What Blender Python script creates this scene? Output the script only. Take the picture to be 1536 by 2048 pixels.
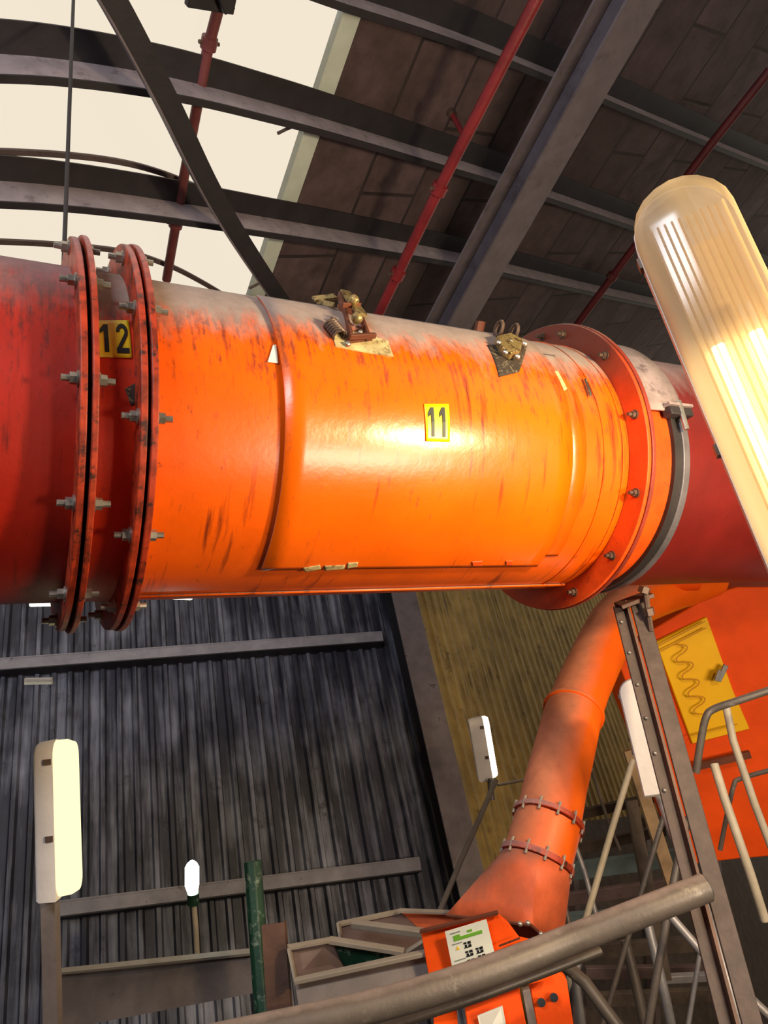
import bpy, math, random
from mathutils import Vector, Matrix
random.seed(7)
for o in list(bpy.data.objects): bpy.data.objects.remove(o)
scene = bpy.context.scene
COL = scene.collection

# ---------------------------------------------------------------- camera frame
# design frame: x right, y down, z forward (metres, from the camera); turned into world axes below
F = 1500.0
UP = Vector((-.196, -.834, .516)).normalized()
FW = (Vector((0, 0, 1)) - UP * UP.z).normalized()
RT = FW.cross(UP)
CAM = Vector((0, 0, 4.0))
def W(v): return Vector((v.dot(RT), v.dot(FW), v.dot(UP))) + CAM
def D(v): return Vector((v.dot(RT), v.dot(FW), v.dot(UP)))
def V(*a): return Vector(a)
def P(px, py, d): return Vector(((px - 768) / F * d, (py - 1024) / F * d, d))

cam_data = bpy.data.cameras.new('camera')
cam_data.sensor_fit = 'VERTICAL'; cam_data.sensor_height = 36; cam_data.lens = F / 2048 * 36
cam_data.clip_start = .05; cam_data.clip_end = 200
cam = bpy.data.objects.new('camera', cam_data); COL.objects.link(cam)
cx, cy, cz = D(V(1, 0, 0)), D(V(0, -1, 0)), D(V(0, 0, -1))
cam.matrix_world = Matrix(((cx.x, cy.x, cz.x, CAM.x), (cx.y, cy.y, cz.y, CAM.y), (cx.z, cy.z, cz.z, CAM.z), (0, 0, 0, 1)))
scene.camera = cam
scene.view_settings.view_transform = 'Standard'; scene.view_settings.look = 'None'
scene.view_settings.exposure = 0; scene.view_settings.gamma = 1

def lin(r, g, b):
    f = lambda c: c / 12.92 if c <= .04045 else ((c + .055) / 1.055) ** 2.4
    return (f(r / 255), f(g / 255), f(b / 255), 1)

world = bpy.data.worlds.new('world'); scene.world = world; world.use_nodes = True
bg = world.node_tree.nodes['Background']
bg.inputs[0].default_value = lin(246, 233, 212); bg.inputs[1].default_value = 1.0

def area(name, pos, target, size, sy, power, color):
    l = bpy.data.lights.new(name, 'AREA'); l.shape = 'RECTANGLE'; l.size = size; l.size_y = sy; l.energy = power; l.color = color
    o = bpy.data.objects.new(name, l); COL.objects.link(o)
    o.location = W(pos); o.rotation_euler = (W(target) - W(pos)).to_track_quat('-Z', 'Y').to_euler(); return o
# unseen area light added to put the warm glare on the duct
KEY = area('duct_glare_light', V(1.80, -.60, 1.70), V(.18, -.27, 2.75), .25, .2, 86, (1, .78, .46))
# unseen fill lights added: cool over the hall, warm towards the cabinet
area('cool_fill_light', V(-2.5, -3.2, -1.5), V(-1, 1, 7), 2.4, 1.2, 220, (.86, .91, 1))
area('warm_fill_light', V(3.0, .3, .4), V(2.2, 1.4, 6), 1.6, .9, 165, (1, .82, .62))

# ---------------------------------------------------------------- materials
def nd(nt, t, **k):
    n = nt.nodes.new(t)
    for a, b in k.items(): setattr(n, a, b)
    return n
def ramp(nt, src, a, b, lo=(0, 0, 0, 1), hi=(1, 1, 1, 1)):
    r = nd(nt, 'ShaderNodeValToRGB'); r.color_ramp.elements[0].position = a; r.color_ramp.elements[1].position = b
    r.color_ramp.elements[0].color = lo; r.color_ramp.elements[1].color = hi
    nt.links.new(src, r.inputs[0]); return r.outputs[0]
def mix(nt, fac, a, b):
    m = nd(nt, 'ShaderNodeMix', data_type='RGBA')
    for s, i in ((fac, 0), (a, 6), (b, 7)):
        if isinstance(s, (tuple, float, int)): m.inputs[i].default_value = s
        else: nt.links.new(s, m.inputs[i])
    return m.outputs[2]
def math_(nt, op, a, b=0.0, clamp=False):
    m = nd(nt, 'ShaderNodeMath', operation=op); m.use_clamp = clamp
    for s, i in ((a, 0), (b, 1)):
        if isinstance(s, (float, int)): m.inputs[i].default_value = s
        else: nt.links.new(s, m.inputs[i])
    return m.outputs[0]
def noise(nt, vec, scale, detail=4, rough=.6, sc=None):
    if sc:
        mp = nd(nt, 'ShaderNodeMapping'); mp.inputs['Scale'].default_value = sc
        nt.links.new(vec, mp.inputs[0]); vec = mp.outputs[0]
    n = nd(nt, 'ShaderNodeTexNoise'); n.inputs['Scale'].default_value = scale
    n.inputs['Detail'].default_value = detail; n.inputs['Roughness'].default_value = rough
    nt.links.new(vec, n.inputs['Vector']); return n.outputs[0]

def mat(name, base, rough=.5, metal=0, var=.25, nscale=6, spot=None, spot_at=(.62, .7), spot_scale=9,
        dust=None, dust_at=(.5, .8), streak=None, streak_at=(.58, .72), uv=False, bump=.15, bscale=40, spec=.5, grime=None, zfade=None, damp=.75, ssc=None):
    m = bpy.data.materials.new(name); m.use_nodes = True; nt = m.node_tree
    bs = nt.nodes['Principled BSDF']; tc = nd(nt, 'ShaderNodeTexCoord'); geo = nd(nt, 'ShaderNodeNewGeometry')
    pos = geo.outputs['Position']; uvv = tc.outputs['UV'] if uv else pos
    dark = tuple(c * (1 - var) for c in base[:3]) + (1,); lite = tuple(min(1, c * (1 + var)) for c in base[:3]) + (1,)
    c = ramp(nt, noise(nt, pos, nscale), .35, .65, dark, lite)
    if streak:
        s = noise(nt, uvv, 1.0, 5, .62, ssc or ((26, 2.2, 1) if uv else (22, 22, 1.5)))
        s2 = noise(nt, uvv, 1.3, 3, .6)
        sf = ramp(nt, math_(nt, 'MULTIPLY', s, math_(nt, 'ADD', s2, .5)), streak_at[0], streak_at[1])
        c = mix(nt, sf, c, streak)
    if spot:
        sp = ramp(nt, noise(nt, pos, spot_scale, 8, .72), *spot_at); c = mix(nt, sp, c, spot)
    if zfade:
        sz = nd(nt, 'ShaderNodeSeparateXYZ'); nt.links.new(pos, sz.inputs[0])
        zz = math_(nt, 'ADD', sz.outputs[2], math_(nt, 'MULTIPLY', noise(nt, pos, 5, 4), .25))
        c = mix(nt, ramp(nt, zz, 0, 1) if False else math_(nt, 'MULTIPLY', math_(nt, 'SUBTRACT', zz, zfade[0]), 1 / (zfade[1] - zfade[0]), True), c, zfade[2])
    if grime:
        sg = nd(nt, 'ShaderNodeSeparateXYZ'); nt.links.new(geo.outputs['Normal'], sg.inputs[0])
        gz = ramp(nt, sg.outputs[2], 0, .12) if False else math_(nt, 'MULTIPLY', math_(nt, 'ADD', sg.outputs[2], .55), 1.5, True)
        gn = noise(nt, uvv, 1.0, 8, .78, (30, 12, 1)); gm = noise(nt, uvv, 1.0, 5, .65, (60, 5, 1))
        gt = math_(nt, 'ADD', math_(nt, 'MULTIPLY', gn, .6), math_(nt, 'MULTIPLY', gm, .4))
        gt = math_(nt, 'ADD', gt, math_(nt, 'MULTIPLY', gz, .11))
        c = mix(nt, math_(nt, 'MULTIPLY', ramp(nt, gt, .57, .66), .85), c, grime)
    if dust:
        sx = nd(nt, 'ShaderNodeSeparateXYZ'); nt.links.new(geo.outputs['Normal'], sx.inputs[0])
        dn = noise(nt, uvv, 1.0, 6, .7, (9, 3.5, 1) if uv else (7, 7, 3))
        h = math_(nt, 'ADD', sx.outputs[2], math_(nt, 'MULTIPLY', math_(nt, 'SUBTRACT', dn, .5), damp))
        df = ramp(nt, h, *dust_at)
        dc = ramp(nt, noise(nt, pos, 14, 6, .7), .3, .7, tuple(k * .72 for k in dust[:3]) + (1,), dust)
        c = mix(nt, df, c, dc)
        rr = nd(nt, 'ShaderNodeMix', data_type='FLOAT'); nt.links.new(df, rr.inputs[0])
        rr.inputs[2].default_value = rough; rr.inputs[3].default_value = .95; nt.links.new(rr.outputs[0], bs.inputs['Roughness'])
    else: bs.inputs['Roughness'].default_value = rough
    nt.links.new(c, bs.inputs['Base Color']); bs.inputs['Metallic'].default_value = metal
    bs.inputs['Specular IOR Level'].default_value = spec
    if bump:
        b = nd(nt, 'ShaderNodeBump'); b.inputs['Strength'].default_value = bump; b.inputs['Distance'].default_value = .01
        nt.links.new(noise(nt, pos, bscale, 4), b.inputs['Height']); nt.links.new(b.outputs[0], bs.inputs['Normal'])
    return m
def glow(name, col, strength):
    m = bpy.data.materials.new(name); m.use_nodes = True; nt = m.node_tree; nt.nodes.clear()
    e = nd(nt, 'ShaderNodeEmission'); e.inputs[0].default_value = col; e.inputs[1].default_value = strength
    o = nd(nt, 'ShaderNodeOutputMaterial'); nt.links.new(e.outputs[0], o.inputs[0]); return m
def clear(name, col, transp, rough=.2, back=None):
    m = bpy.data.materials.new(name); m.use_nodes = True; nt = m.node_tree; nt.nodes.clear()
    t = nd(nt, 'ShaderNodeBsdfTransparent'); t.inputs[0].default_value = (1, 1, 1, 1)
    d = nd(nt, 'ShaderNodeBsdfTranslucent'); d.inputs[0].default_value = col
    d2 = nd(nt, 'ShaderNodeBsdfDiffuse'); d2.inputs[0].default_value = col
    g = nd(nt, 'ShaderNodeBsdfGlossy'); g.inputs['Roughness'].default_value = rough
    a = nd(nt, 'ShaderNodeMixShader'); a.inputs[0].default_value = .5; nt.links.new(d.outputs[0], a.inputs[1]); nt.links.new(d2.outputs[0], a.inputs[2])
    b = nd(nt, 'ShaderNodeMixShader'); b.inputs[0].default_value = .08; nt.links.new(a.outputs[0], b.inputs[1]); nt.links.new(g.outputs[0], b.inputs[2])
    c = nd(nt, 'ShaderNodeMixShader'); c.inputs[0].default_value = transp; nt.links.new(b.outputs[0], c.inputs[1]); nt.links.new(t.outputs[0], c.inputs[2])
    o = nd(nt, 'ShaderNodeOutputMaterial'); nt.links.new(c.outputs[0], o.inputs[0]); return m

DCEN = V(.9, -.22, 3.82)                         # middle of the big right-hand flange
DUST = lin(168, 146, 134)
SOOT = lin(70, 30, 16)
m_orange = mat('orange_duct_paint', lin(236, 94, 4), .33, var=.12, nscale=3, dust=DUST, dust_at=(-.02, .26), streak=lin(96, 34, 16), streak_at=(.56, .74), spot=lin(96, 46, 24), spot_at=(.66, .74), uv=True, bump=.1, bscale=28, grime=lin(120, 52, 36))
m_cover = mat('orange_cover_paint', lin(240, 100, 4), .27, var=.10, nscale=2.5, dust=DUST, dust_at=(.02, .28), streak=lin(100, 38, 18), streak_at=(.62, .8), spot=lin(110, 56, 26), spot_at=(.69, .76), uv=True, bump=.1, bscale=22, grime=lin(130, 58, 36))
m_red = mat('red_duct_paint', lin(168, 32, 12), .45, var=.15, nscale=3, dust=lin(150, 112, 108), dust_at=(-.05, .5), streak=lin(90, 16, 10), uv=True, bump=.1, grime=lin(96, 30, 26))
m_darkred = mat('deep_red_duct_paint', lin(116, 24, 16), .5, var=.15, nscale=3, dust=lin(150, 122, 120), dust_at=(-.05, .4), uv=True, bump=.1)
m_redor = mat('red_orange_duct_paint', lin(206, 48, 6), .42, var=.14, nscale=4, dust=DUST, dust_at=(-.08, .14), spot=SOOT, spot_at=(.68, .74), uv=True, bump=.1, grime=lin(80, 24, 14))
m_rflange = mat('worn_red_flange', lin(160, 50, 20), .5, var=.45, nscale=14, dust=lin(176, 130, 126), dust_at=(-.1, .6), spot=lin(64, 30, 20), spot_at=(.52, .62), spot_scale=18)
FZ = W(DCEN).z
m_oflange = mat('oxide_red_flange', lin(134, 48, 30), .5, var=.25, nscale=6, dust=DUST, dust_at=(.2, .7), spot=lin(176, 150, 138), spot_at=(.66, .74), spot_scale=24)
m_oflange2 = mat('orange_flange', lin(226, 80, 14), .45, var=.2, nscale=6, zfade=(FZ - .05, FZ + .3, lin(118, 44, 28)), dust=DUST, dust_at=(.2, .7), spot=lin(120, 50, 26), spot_at=(.64, .72), spot_scale=20)  # browner towards the top: dust plus lighting painted into the colour
m_bolt = mat('zinc_bolt', lin(176, 168, 156), .35, .8, spot=lin(90, 66, 48), spot_scale=30, bump=0)
m_dkbolt = mat('dirty_bolt', lin(96, 76, 64), .5, .4, spot=lin(50, 34, 30), spot_scale=30, bump=0)
m_band = mat('dark_rubber_band', lin(44, 38, 38), .6, dust=lin(126, 112, 112), dust_at=(.4, .8))
m_strap = mat('steel_clamp_band', lin(110, 104, 108), .45, .3, dust=lin(150, 132, 130), dust_at=(.4, .8), spot=lin(60, 50, 50))
m_dusty = mat('dust_covered_steel', lin(150, 132, 130), .9, spot=lin(90, 74, 76), spot_at=(.55, .7), spot_scale=14)
m_brass = mat('yellowed_clamp_steel', lin(168, 144, 92), .4, .55, spot=lin(70, 46, 30), spot_at=(.5, .6), spot_scale=40)
m_rust = mat('rusty_clamp_steel', lin(110, 58, 38), .6, .2, spot=lin(60, 34, 26), spot_scale=40)
m_tape = mat('pale_sealant', lin(196, 176, 122), .8, spot=lin(120, 96, 62), spot_at=(.5, .62), spot_scale=30)
m_soot = mat('black_grease', lin(58, 46, 36), .8, spot=lin(130, 118, 90), spot_at=(.55, .62), spot_scale=45)
m_yellow = mat('yellow_number_plate', lin(236, 206, 36), .4, var=.08, spot=lin(214, 190, 110), spot_at=(.62, .7), spot_scale=26, bump=0)
m_yellow2 = mat('bright_yellow_sticker', lin(250, 222, 6), .35, var=.05, bump=0)
m_black = mat('black_lettering', lin(22, 22, 20), .5, bump=0)
m_white = mat('white_sticker', lin(226, 224, 206), .5, var=.05, bump=0)
m_green = mat('sticker_green', lin(110, 172, 44), .5, var=.05, bump=0)
m_amber = mat('sticker_amber', lin(232, 186, 60), .5, var=.05, bump=0)
m_grey = mat('sticker_print_grey', lin(120, 124, 116), .6, var=.1, bump=0)
m_roof = None
m_beam = mat('roof_purlin_steel', lin(92, 78, 80), .6, var=.2, spot=lin(60, 50, 52), spot_at=(.6, .72), spot_scale=12)
m_web_lit = mat('lit_purlin_web_steel', lin(150, 136, 138), .6, var=.15, spot=lin(110, 96, 98), spot_at=(.55, .7), spot_scale=10)  # lighter grey, the light on the purlin web is put into its colour
m_darkstrut = mat('dark_strut_steel', lin(40, 36, 40), .6, var=.2)
m_rafter = mat('grey_rafter_steel', lin(112, 102, 108), .6, var=.12, spot=lin(82, 72, 74), spot_at=(.55, .75), spot_scale=5)
m_flash = mat('pale_flashing', lin(214, 224, 216), .5, var=.06)
m_pipe_red = mat('red_sprinkler_pipe_paint', lin(124, 34, 38), .45, var=.2, spot=lin(100, 26, 28), spot_scale=18)
m_pipe_dim = mat('dimmed_red_pipe_paint', lin(92, 26, 30), .6, var=.2)  # darker copy of the red pipe paint, dim light put into the colour
m_pipe_dark = mat('weathered_pipe_paint', lin(110, 56, 56), .5, var=.2)
m_wall = mat('grey_corrugated_sheet', lin(54, 54, 66), .5, .15, var=.3, nscale=2.2, uv=True, ssc=(9, .7, 1), streak=lin(152, 154, 170), streak_at=(.44, .76), spot=lin(40, 34, 36), spot_at=(.58, .72), spot_scale=3.5, bump=.25)
m_wall2 = mat('buff_corrugated_sheet', lin(176, 146, 80), .65, .0, var=.22, nscale=3, streak=lin(100, 80, 42), streak_at=(.55, .75), spot=lin(84, 66, 38), spot_at=(.58, .72), spot_scale=5, bump=.4, bscale=18)
m_girt = mat('dusty_girt_steel', lin(150, 145, 152), .7, var=.15, dust=lin(140, 132, 134), spot=lin(70, 62, 66), spot_scale=10)
m_column = mat('grey_column_steel', lin(118, 106, 106), .6, var=.2, spot=lin(70, 54, 50), spot_scale=6)
m_floor = mat('concrete_floor', lin(70, 64, 60), .8)
m_branch = mat('orange_branch_pipe_paint', lin(244, 98, 8), .42, var=.1, nscale=4, dust=lin(204, 122, 88), dust_at=(-.25, .5), damp=.35, spot=lin(200, 80, 30), spot_at=(.62, .75), bump=.1)
m_hood = mat('faded_orange_hood_paint', lin(212, 98, 56), .6, var=.18, nscale=6, spot=lin(160, 138, 96), spot_at=(.62, .72), spot_scale=5, dust=lin(176, 110, 90), dust_at=(.3, .8))
m_cab = mat('bright_orange_cabinet_paint', lin(240, 80, 4), .65, spec=.2, var=.08, nscale=4, spot=lin(190, 60, 20), spot_at=(.7, .8))
m_hatch = mat('yellow_hatch_paint', lin(252, 190, 4), .6, spec=.25, var=.06, nscale=4, bump=.05)
m_hatch_line = mat('yellow_hatch_bead_paint', lin(206, 140, 6), .5, var=.06, bump=0)
m_post = mat('rusty_brown_post', lin(68, 52, 46), .6, .1, var=.25, nscale=12, spot=lin(58, 40, 34), spot_at=(.52, .68), spot_scale=14, dust=lin(110, 94, 88), dust_at=(.6, 1))
m_white_h = mat('grey_white_lamp_housing', lin(206, 196, 188), .6, var=.06, spot=lin(150, 124, 110), spot_at=(.68, .76), spot_scale=10)
m_galv = mat('galvanised_tube', lin(150, 144, 142), .45, .4, var=.15, spot=lin(104, 94, 90), spot_scale=15)
m_cream = mat('cream_painted_tube', lin(184, 170, 148), .5, var=.12, spot=lin(140, 116, 90), spot_scale=14)
m_tan = mat('tan_timber', lin(152, 122, 88), .8, var=.25, spot=lin(96, 72, 54))
m_rail = mat('dull_steel_rail', lin(98, 88, 80), .5, .25, var=.15, nscale=5, dust=lin(150, 134, 124), dust_at=(.5, .9), spot=lin(150, 140, 128), spot_at=(.6, .74), spot_scale=7)
m_darkrail = mat('dark_steel_rail', lin(74, 66, 58), .5, .25)
m_gpost = mat('green_painted_post', lin(20, 58, 38), .5, var=.3, spot=lin(120, 134, 116), spot_at=(.55, .66), spot_scale=16)
m_bpost = mat('brown_channel_post', lin(92, 62, 46), .6, var=.3, spot=lin(50, 40, 32), spot_scale=9)
m_plate = mat('grey_steel_plate', lin(112, 100, 94), .6, .1, var=.15, dust=lin(170, 158, 144), dust_at=(.5, .8), spot=lin(92, 80, 74), spot_scale=7)
m_plate2 = mat('brown_steel_plate', lin(104, 84, 80), .6, .1, var=.15, spot=lin(70, 54, 50), spot_scale=7)
m_lip = mat('pale_worn_edge', lin(146, 134, 120), .6, var=.1)
m_timber = mat('dark_timber_board', lin(86, 72, 60), .8, var=.25, nscale=8)
m_teal = mat('teal_grey_board', lin(98, 112, 110), .7, var=.2)
m_tube = glow('lit_tube', lin(255, 240, 200), 9)
m_tube2 = glow('lit_diffuser_yellow', lin(255, 247, 190), 1.3)
m_tube3 = glow('lit_diffuser_white', lin(255, 252, 226), 4)
m_bulb = glow('lit_led_bulb', lin(240, 255, 236), 14)
m_diff = clear('ribbed_clear_diffuser', lin(236, 208, 160), .42, .15)
m_tray = mat('lamp_reflector_tray', lin(228, 200, 150), .4, var=.08)

def roof_mat():
    m = bpy.data.materials.new('dark_roof_panels'); m.use_nodes = True; nt = m.node_tree; bs = nt.nodes['Principled BSDF']
    tc = nd(nt, 'ShaderNodeTexCoord')
    br = nd(nt, 'ShaderNodeTexBrick'); br.offset = .5; br.inputs['Scale'].default_value = 1
    br.inputs['Brick Width'].default_value = 1.25; br.inputs['Row Height'].default_value = .62; br.inputs['Mortar Size'].default_value = .022
    br.inputs['Mortar Smooth'].default_value = .6; br.inputs['Bias'].default_value = 0
    br.inputs['Color1'].default_value = lin(112, 92, 96); br.inputs['Color2'].default_value = lin(84, 66, 66); br.inputs['Mortar'].default_value = lin(48, 38, 40)
    nt.links.new(tc.outputs['UV'], br.inputs['Vector'])
    n = ramp(nt, noise(nt, tc.outputs['UV'], 3, 6, .7), .35, .7)
    c = mix(nt, n, br.outputs[0], lin(66, 52, 52))
    nt.links.new(c, bs.inputs['Base Color']); bs.inputs['Roughness'].default_value = .8
    b = nd(nt, 'ShaderNodeBump'); b.inputs['Strength'].default_value = .5; b.inputs['Distance'].default_value = .02
    nt.links.new(br.outputs['Fac'], b.inputs['Height']); b.invert = True; nt.links.new(b.outputs[0], bs.inputs['Normal'])
    return m
m_roof = roof_mat()
m_glaz = clear('skylight_sheet', (1, 1, 1, 1), .97)

# ---------------------------------------------------------------- mesh helpers (design frame)
class MB:
    def __init__(s): s.v = []; s.f = []; s.uv = []
    def add(s, vs, fs, uv=None):
        n = len(s.v); s.v += [Vector(v) for v in vs]; s.f += [tuple(i + n for i in f) for f in fs]
        s.uv += uv if uv else [(0, 0)] * len(vs); return s
    def prism(s, pts, ext):
        n = len(pts); a = [Vector(p) for p in pts]; b = [p + ext for p in a]
        return s.add(a + b, [tuple(range(n)), tuple(range(2 * n - 1, n - 1, -1))] + [(i, i + n, (i + 1) % n + n, (i + 1) % n) for i in range(n)])
    def sweep(s, path, sec, ref, closed=True, scale=None):
        """sec: list of (a, b); a along side = dir x ref, b along ref"""
        path = [Vector(p) for p in path]; vs = []; fs = []; n = len(sec); uv = []; L = 0
        for i, p in enumerate(path):
            d = (path[min(i + 1, len(path) - 1)] - path[max(i - 1, 0)]).normalized()
            r = (ref - d * ref.dot(d)).normalized(); sd = d.cross(r); k = scale[i] if scale else 1
            if i: L += (p - path[i - 1]).length
            vs += [p + sd * a * k + r * b * k for a, b in sec]; uv += [(L, j / n) for j in range(n)]
        for i in range(len(path) - 1):
            for j in range(n if closed else n - 1):
                a, b = i * n + j, i * n + (j + 1) % n; fs.append((a, b, b + n, a + n))
        if closed: fs += [tuple(range(n - 1, -1, -1)), tuple(range((len(path) - 1) * n, len(path) * n))]
        return s.add(vs, fs, uv)
    def tube(s, path, r, n=16, scale=None):
        d = (Vector(path[-1]) - Vector(path[0])).normalized(); ref = V(0, 0, 1) if abs(d.z) < .8 else V(0, 1, 0)
        return s.sweep(path, [(r * math.cos(2 * math.pi * k / n), r * math.sin(2 * math.pi * k / n)) for k in range(n)], ref, True, scale)
    def bar(s, p0, p1, w, h, ref): return s.sweep([p0, p1], [(-w / 2, -h / 2), (w / 2, -h / 2), (w / 2, h / 2), (-w / 2, h / 2)], ref)
    def ball(s, c, r, n=10):
        vs = []; fs = []
        for i in range(n + 1):
            a = math.pi * i / n
            for j in range(n): b = 2 * math.pi * j / n; vs.append(c + V(math.sin(a) * math.cos(b), math.cos(a), math.sin(a) * math.sin(b)) * r)
        for i in range(n):
            for j in range(n): fs.append((i * n + j, i * n + (j + 1) % n, (i + 1) * n + (j + 1) % n, (i + 1) * n + j))
        return s.add(vs, fs)

ROOT = {}
def props(o, label=None, cat=None, group=None, kind=None):
    if label: o['label'] = label
    if cat: o['category'] = cat
    if group: o['group'] = group
    if kind: o['kind'] = kind
    return o
def thing(name, label, cat, at, group=None):
    o = bpy.data.objects.new(name, None); o.empty_display_size = .1; COL.objects.link(o); o.location = W(at); ROOT[o] = o.location.copy()
    return props(o, label, cat, group)
def obj(name, mb, m, parent=None, label=None, cat=None, group=None, kind=None, smooth=True, bevel=0, solid=0):
    me = bpy.data.meshes.new(name); ws = [W(v) for v in mb.v]
    loc = ROOT[parent] if parent else Vector((sum(v.x for v in ws) / len(ws), sum(v.y for v in ws) / len(ws), min(v.z for v in ws)))
    me.from_pydata([v - loc for v in ws], [], mb.f)
    ul = me.uv_layers.new(name='UVMap')
    for lp in me.loops: ul.data[lp.index].uv = mb.uv[lp.vertex_index]
    me.materials.append(m); me.validate(); me.update()
    import bmesh
    b = bmesh.new(); b.from_mesh(me); bmesh.ops.recalc_face_normals(b, faces=b.faces); b.to_mesh(me); b.free()
    if smooth:
        me.shade_smooth(); me.set_sharp_from_angle(angle=math.radians(35))
    o = bpy.data.objects.new(name, me); COL.objects.link(o)
    if parent: o.parent = parent; ROOT[o] = loc
    else: o.location = loc; ROOT[o] = loc.copy()
    if solid: md = o.modifiers.new('solid', 'SOLIDIFY'); md.thickness = solid; md.offset = 0
    if bevel: md = o.modifiers.new('bevel', 'BEVEL'); md.width = bevel; md.segments = 2; md.limit_method = 'ANGLE'
    return props(o, label, cat, group, kind)

# ================================================================ ROOF
RN = V(-.5325, -.7593, .3737).normalized()      # roof normal (up and out)
def roof(px, py, dist): r = V((px - 768) / F, (py - 1024) / F, 1); return r * (dist / RN.dot(r))
RD = V(-848, 1333, 1500).normalized(); RD = (RD - RN * RD.dot(RN)).normalized(); RP = RD.cross(RN); RP = RP if RP.x > 0 else -RP
H = 4.5
O_ = roof(600, 380, H)                            # a point on the skylight edge
def rp(a, b, h=0): return O_ + RD * a + RP * b + RN * h
def slab(name, a0, a1, b0, b1, m, kind='structure', th=.06, h=0):
    vs = [rp(a0, b0, h), rp(a1, b0, h), rp(a1, b1, h), rp(a0, b1, h)]; uv = [(a0, b0), (a1, b0), (a1, b1), (a0, b1)]
    vs2 = [v + RN * th for v in vs]
    return obj(name, MB().add(vs + vs2, [(0, 1, 2, 3), (7, 6, 5, 4), (0, 4, 5, 1), (1, 5, 6, 2), (2, 6, 7, 3), (3, 7, 4, 0)], uv + uv), m, kind=kind, smooth=False)
slab('ceiling', -9, 16, 0, 18, m_roof)
slab('window_1', -5.5, 6.5, -4.2, 0, m_glaz, th=.01, h=.03)
slab('ceiling_left', -9, 16, -12, -4.2, m_roof)
slab('ceiling_rear', -9, -5.5, -4.2, 0, m_roof)
# ---- skylight flashing
obj('skylight_flashing', MB().sweep([rp(-5.4, -.09, -.02), rp((roof(515, 650, H) - O_).dot(RD), -.09, -.02)], [(-.075, -.012), (.075, -.012), (.075, .02), (-.02, .02), (-.02, .05), (-.075, .05)], RN),
    m_flash, label='pale mint metal flashing strip along the edge between the bright skylight and dark roof', cat='flashing')

def onroof(pts, h): return [roof(x, y, H - h) for x, y in pts]
def smoothpath(pts, n=6):
    out = []
    for i in range(len(pts) - 1):
        p0 = pts[max(i - 1, 0)]; p1 = pts[i]; p2 = pts[i + 1]; p3 = pts[min(i + 2, len(pts) - 1)]
        for k in range(n):
            t = k / n
            out.append(tuple(.5 * ((2 * b) + (-a + c) * t + (2 * a - 5 * b + 4 * c - d) * t * t + (-a + 3 * b - 3 * c + d) * t ** 3) for a, b, c, d in zip(p0, p1, p2, p3)))
    return out + [tuple(pts[-1])]
def purlin(pts, label, w=.17, hh=.22):
    path = onroof(smoothpath(pts), .33)
    t = .012
    # channel: web rises to the roof, wide top flange towards the viewer, small lip at the foot
    d = (path[1] - path[0]).normalized(); sgn = 1 if d.cross(RN).dot(V(0, 1, 0)) > 0 else -1
    f_ = lambda x0, x1, y0, y1: [(x0 * sgn, y0), (x1 * sgn, y0), (x1 * sgn, y1), (x0 * sgn, y1)]
    root = thing('roof_purlin', label, 'roof beam', path[0])
    obj('web', MB().sweep(path, f_(0, t, 0, hh), RN), m_web_lit, root, label='lighter grey web')
    obj('top_flange', MB().sweep(path, f_(-w, t, hh, hh + t), RN), m_darkstrut, root, label='dark top flange')  # dark steel paints in the shade on the purlin flanges
    obj('bottom_flange', MB().sweep(path, f_(-.012, t + .02, -t, 0), RN), m_darkstrut, root, label='dark bottom flange')
    return root
purlin([(-150, 150), (100, 157), (345, 190), (560, 240), (700, 278), (850, 322), (1050, 382), (1400, 500), (1700, 600)], 'upper of the two full steel roof beams crossing the bright skylight')
purlin([(-150, 400), (90, 410), (300, 432), (545, 468), (700, 492), (950, 535), (1250, 600), (1600, 670)], 'lower steel roof beam crossing the skylight just above the two red duct flanges', w=.16)
purlin([(300, -130), (500, -58), (680, 8), (850, 62), (1000, 116), (1150, 176), (1400, 280), (1700, 400)], 'topmost roof beam, dark, along the top edge of the picture over the dark panels')

# thin bent glazing bars
gl = [([(-100, 300), (92, 307), (230, 322), (330, 348), (425, 388)], 'thin curved glazing bar of the skylight between the two steel beams'),
      ([(-100, 480), (85, 487), (240, 502), (330, 528), (400, 562), (480, 610)], 'thin curved glazing bar running just behind the tops of the duct flanges'),
      ([(-100, 84), (105, 92), (200, 98), (290, 118)], 'thin glazing bar lying along the top of the upper skylight beam')]
for pts, lab in gl:
    obj('glazing_bar', MB().sweep(onroof(smoothpath(pts), .02), [(-.018, -.01), (.018, -.01), (.018, .01), (-.018, .01)], RN), m_beam, label=lab, cat='glazing bar')
for i, (a, b) in enumerate([((635, 200), (548, 222)), ((585, 255), (540, 235)), ((560, 410), (540, 425)), ((528, 565), (500, 588))]):
    obj('flashing_clip', MB().tube(onroof([(a[0] + 8, a[1] - 5), (a[0] - 12, a[1] + 3), (a[0] - 30, a[1] + 12)], .04), .012, 8), m_beam,
        label=['small bent clip where the upper beam meets the skylight flashing', 'small bent clip under the upper beam at the skylight edge', 'small bent clip above the lower beam at the skylight edge', 'small clip at the foot of the diagonal strut'][i], cat='clip')

# diagonal strut
pts = [(170, -90), (232, 5), (336, 200), (432, 395), (545, 575), (640, 700)]
path = onroof(smoothpath(pts), .62)
st = thing('roof_strut', 'dark steel angle strut crossing the skylight diagonally', 'strut', path[-1])
obj('angle_bar', MB().sweep(path, [(-.06, 0), (.06, 0), (.06, .012), (-.06, .012)], RN), m_darkstrut, st)
obj('edge_flange', MB().sweep(path, [(-.068, -.004), (-.058, -.004), (-.058, .09), (-.068, .09)], RN), m_rafter, st, label='lighter upstanding edge')

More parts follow.
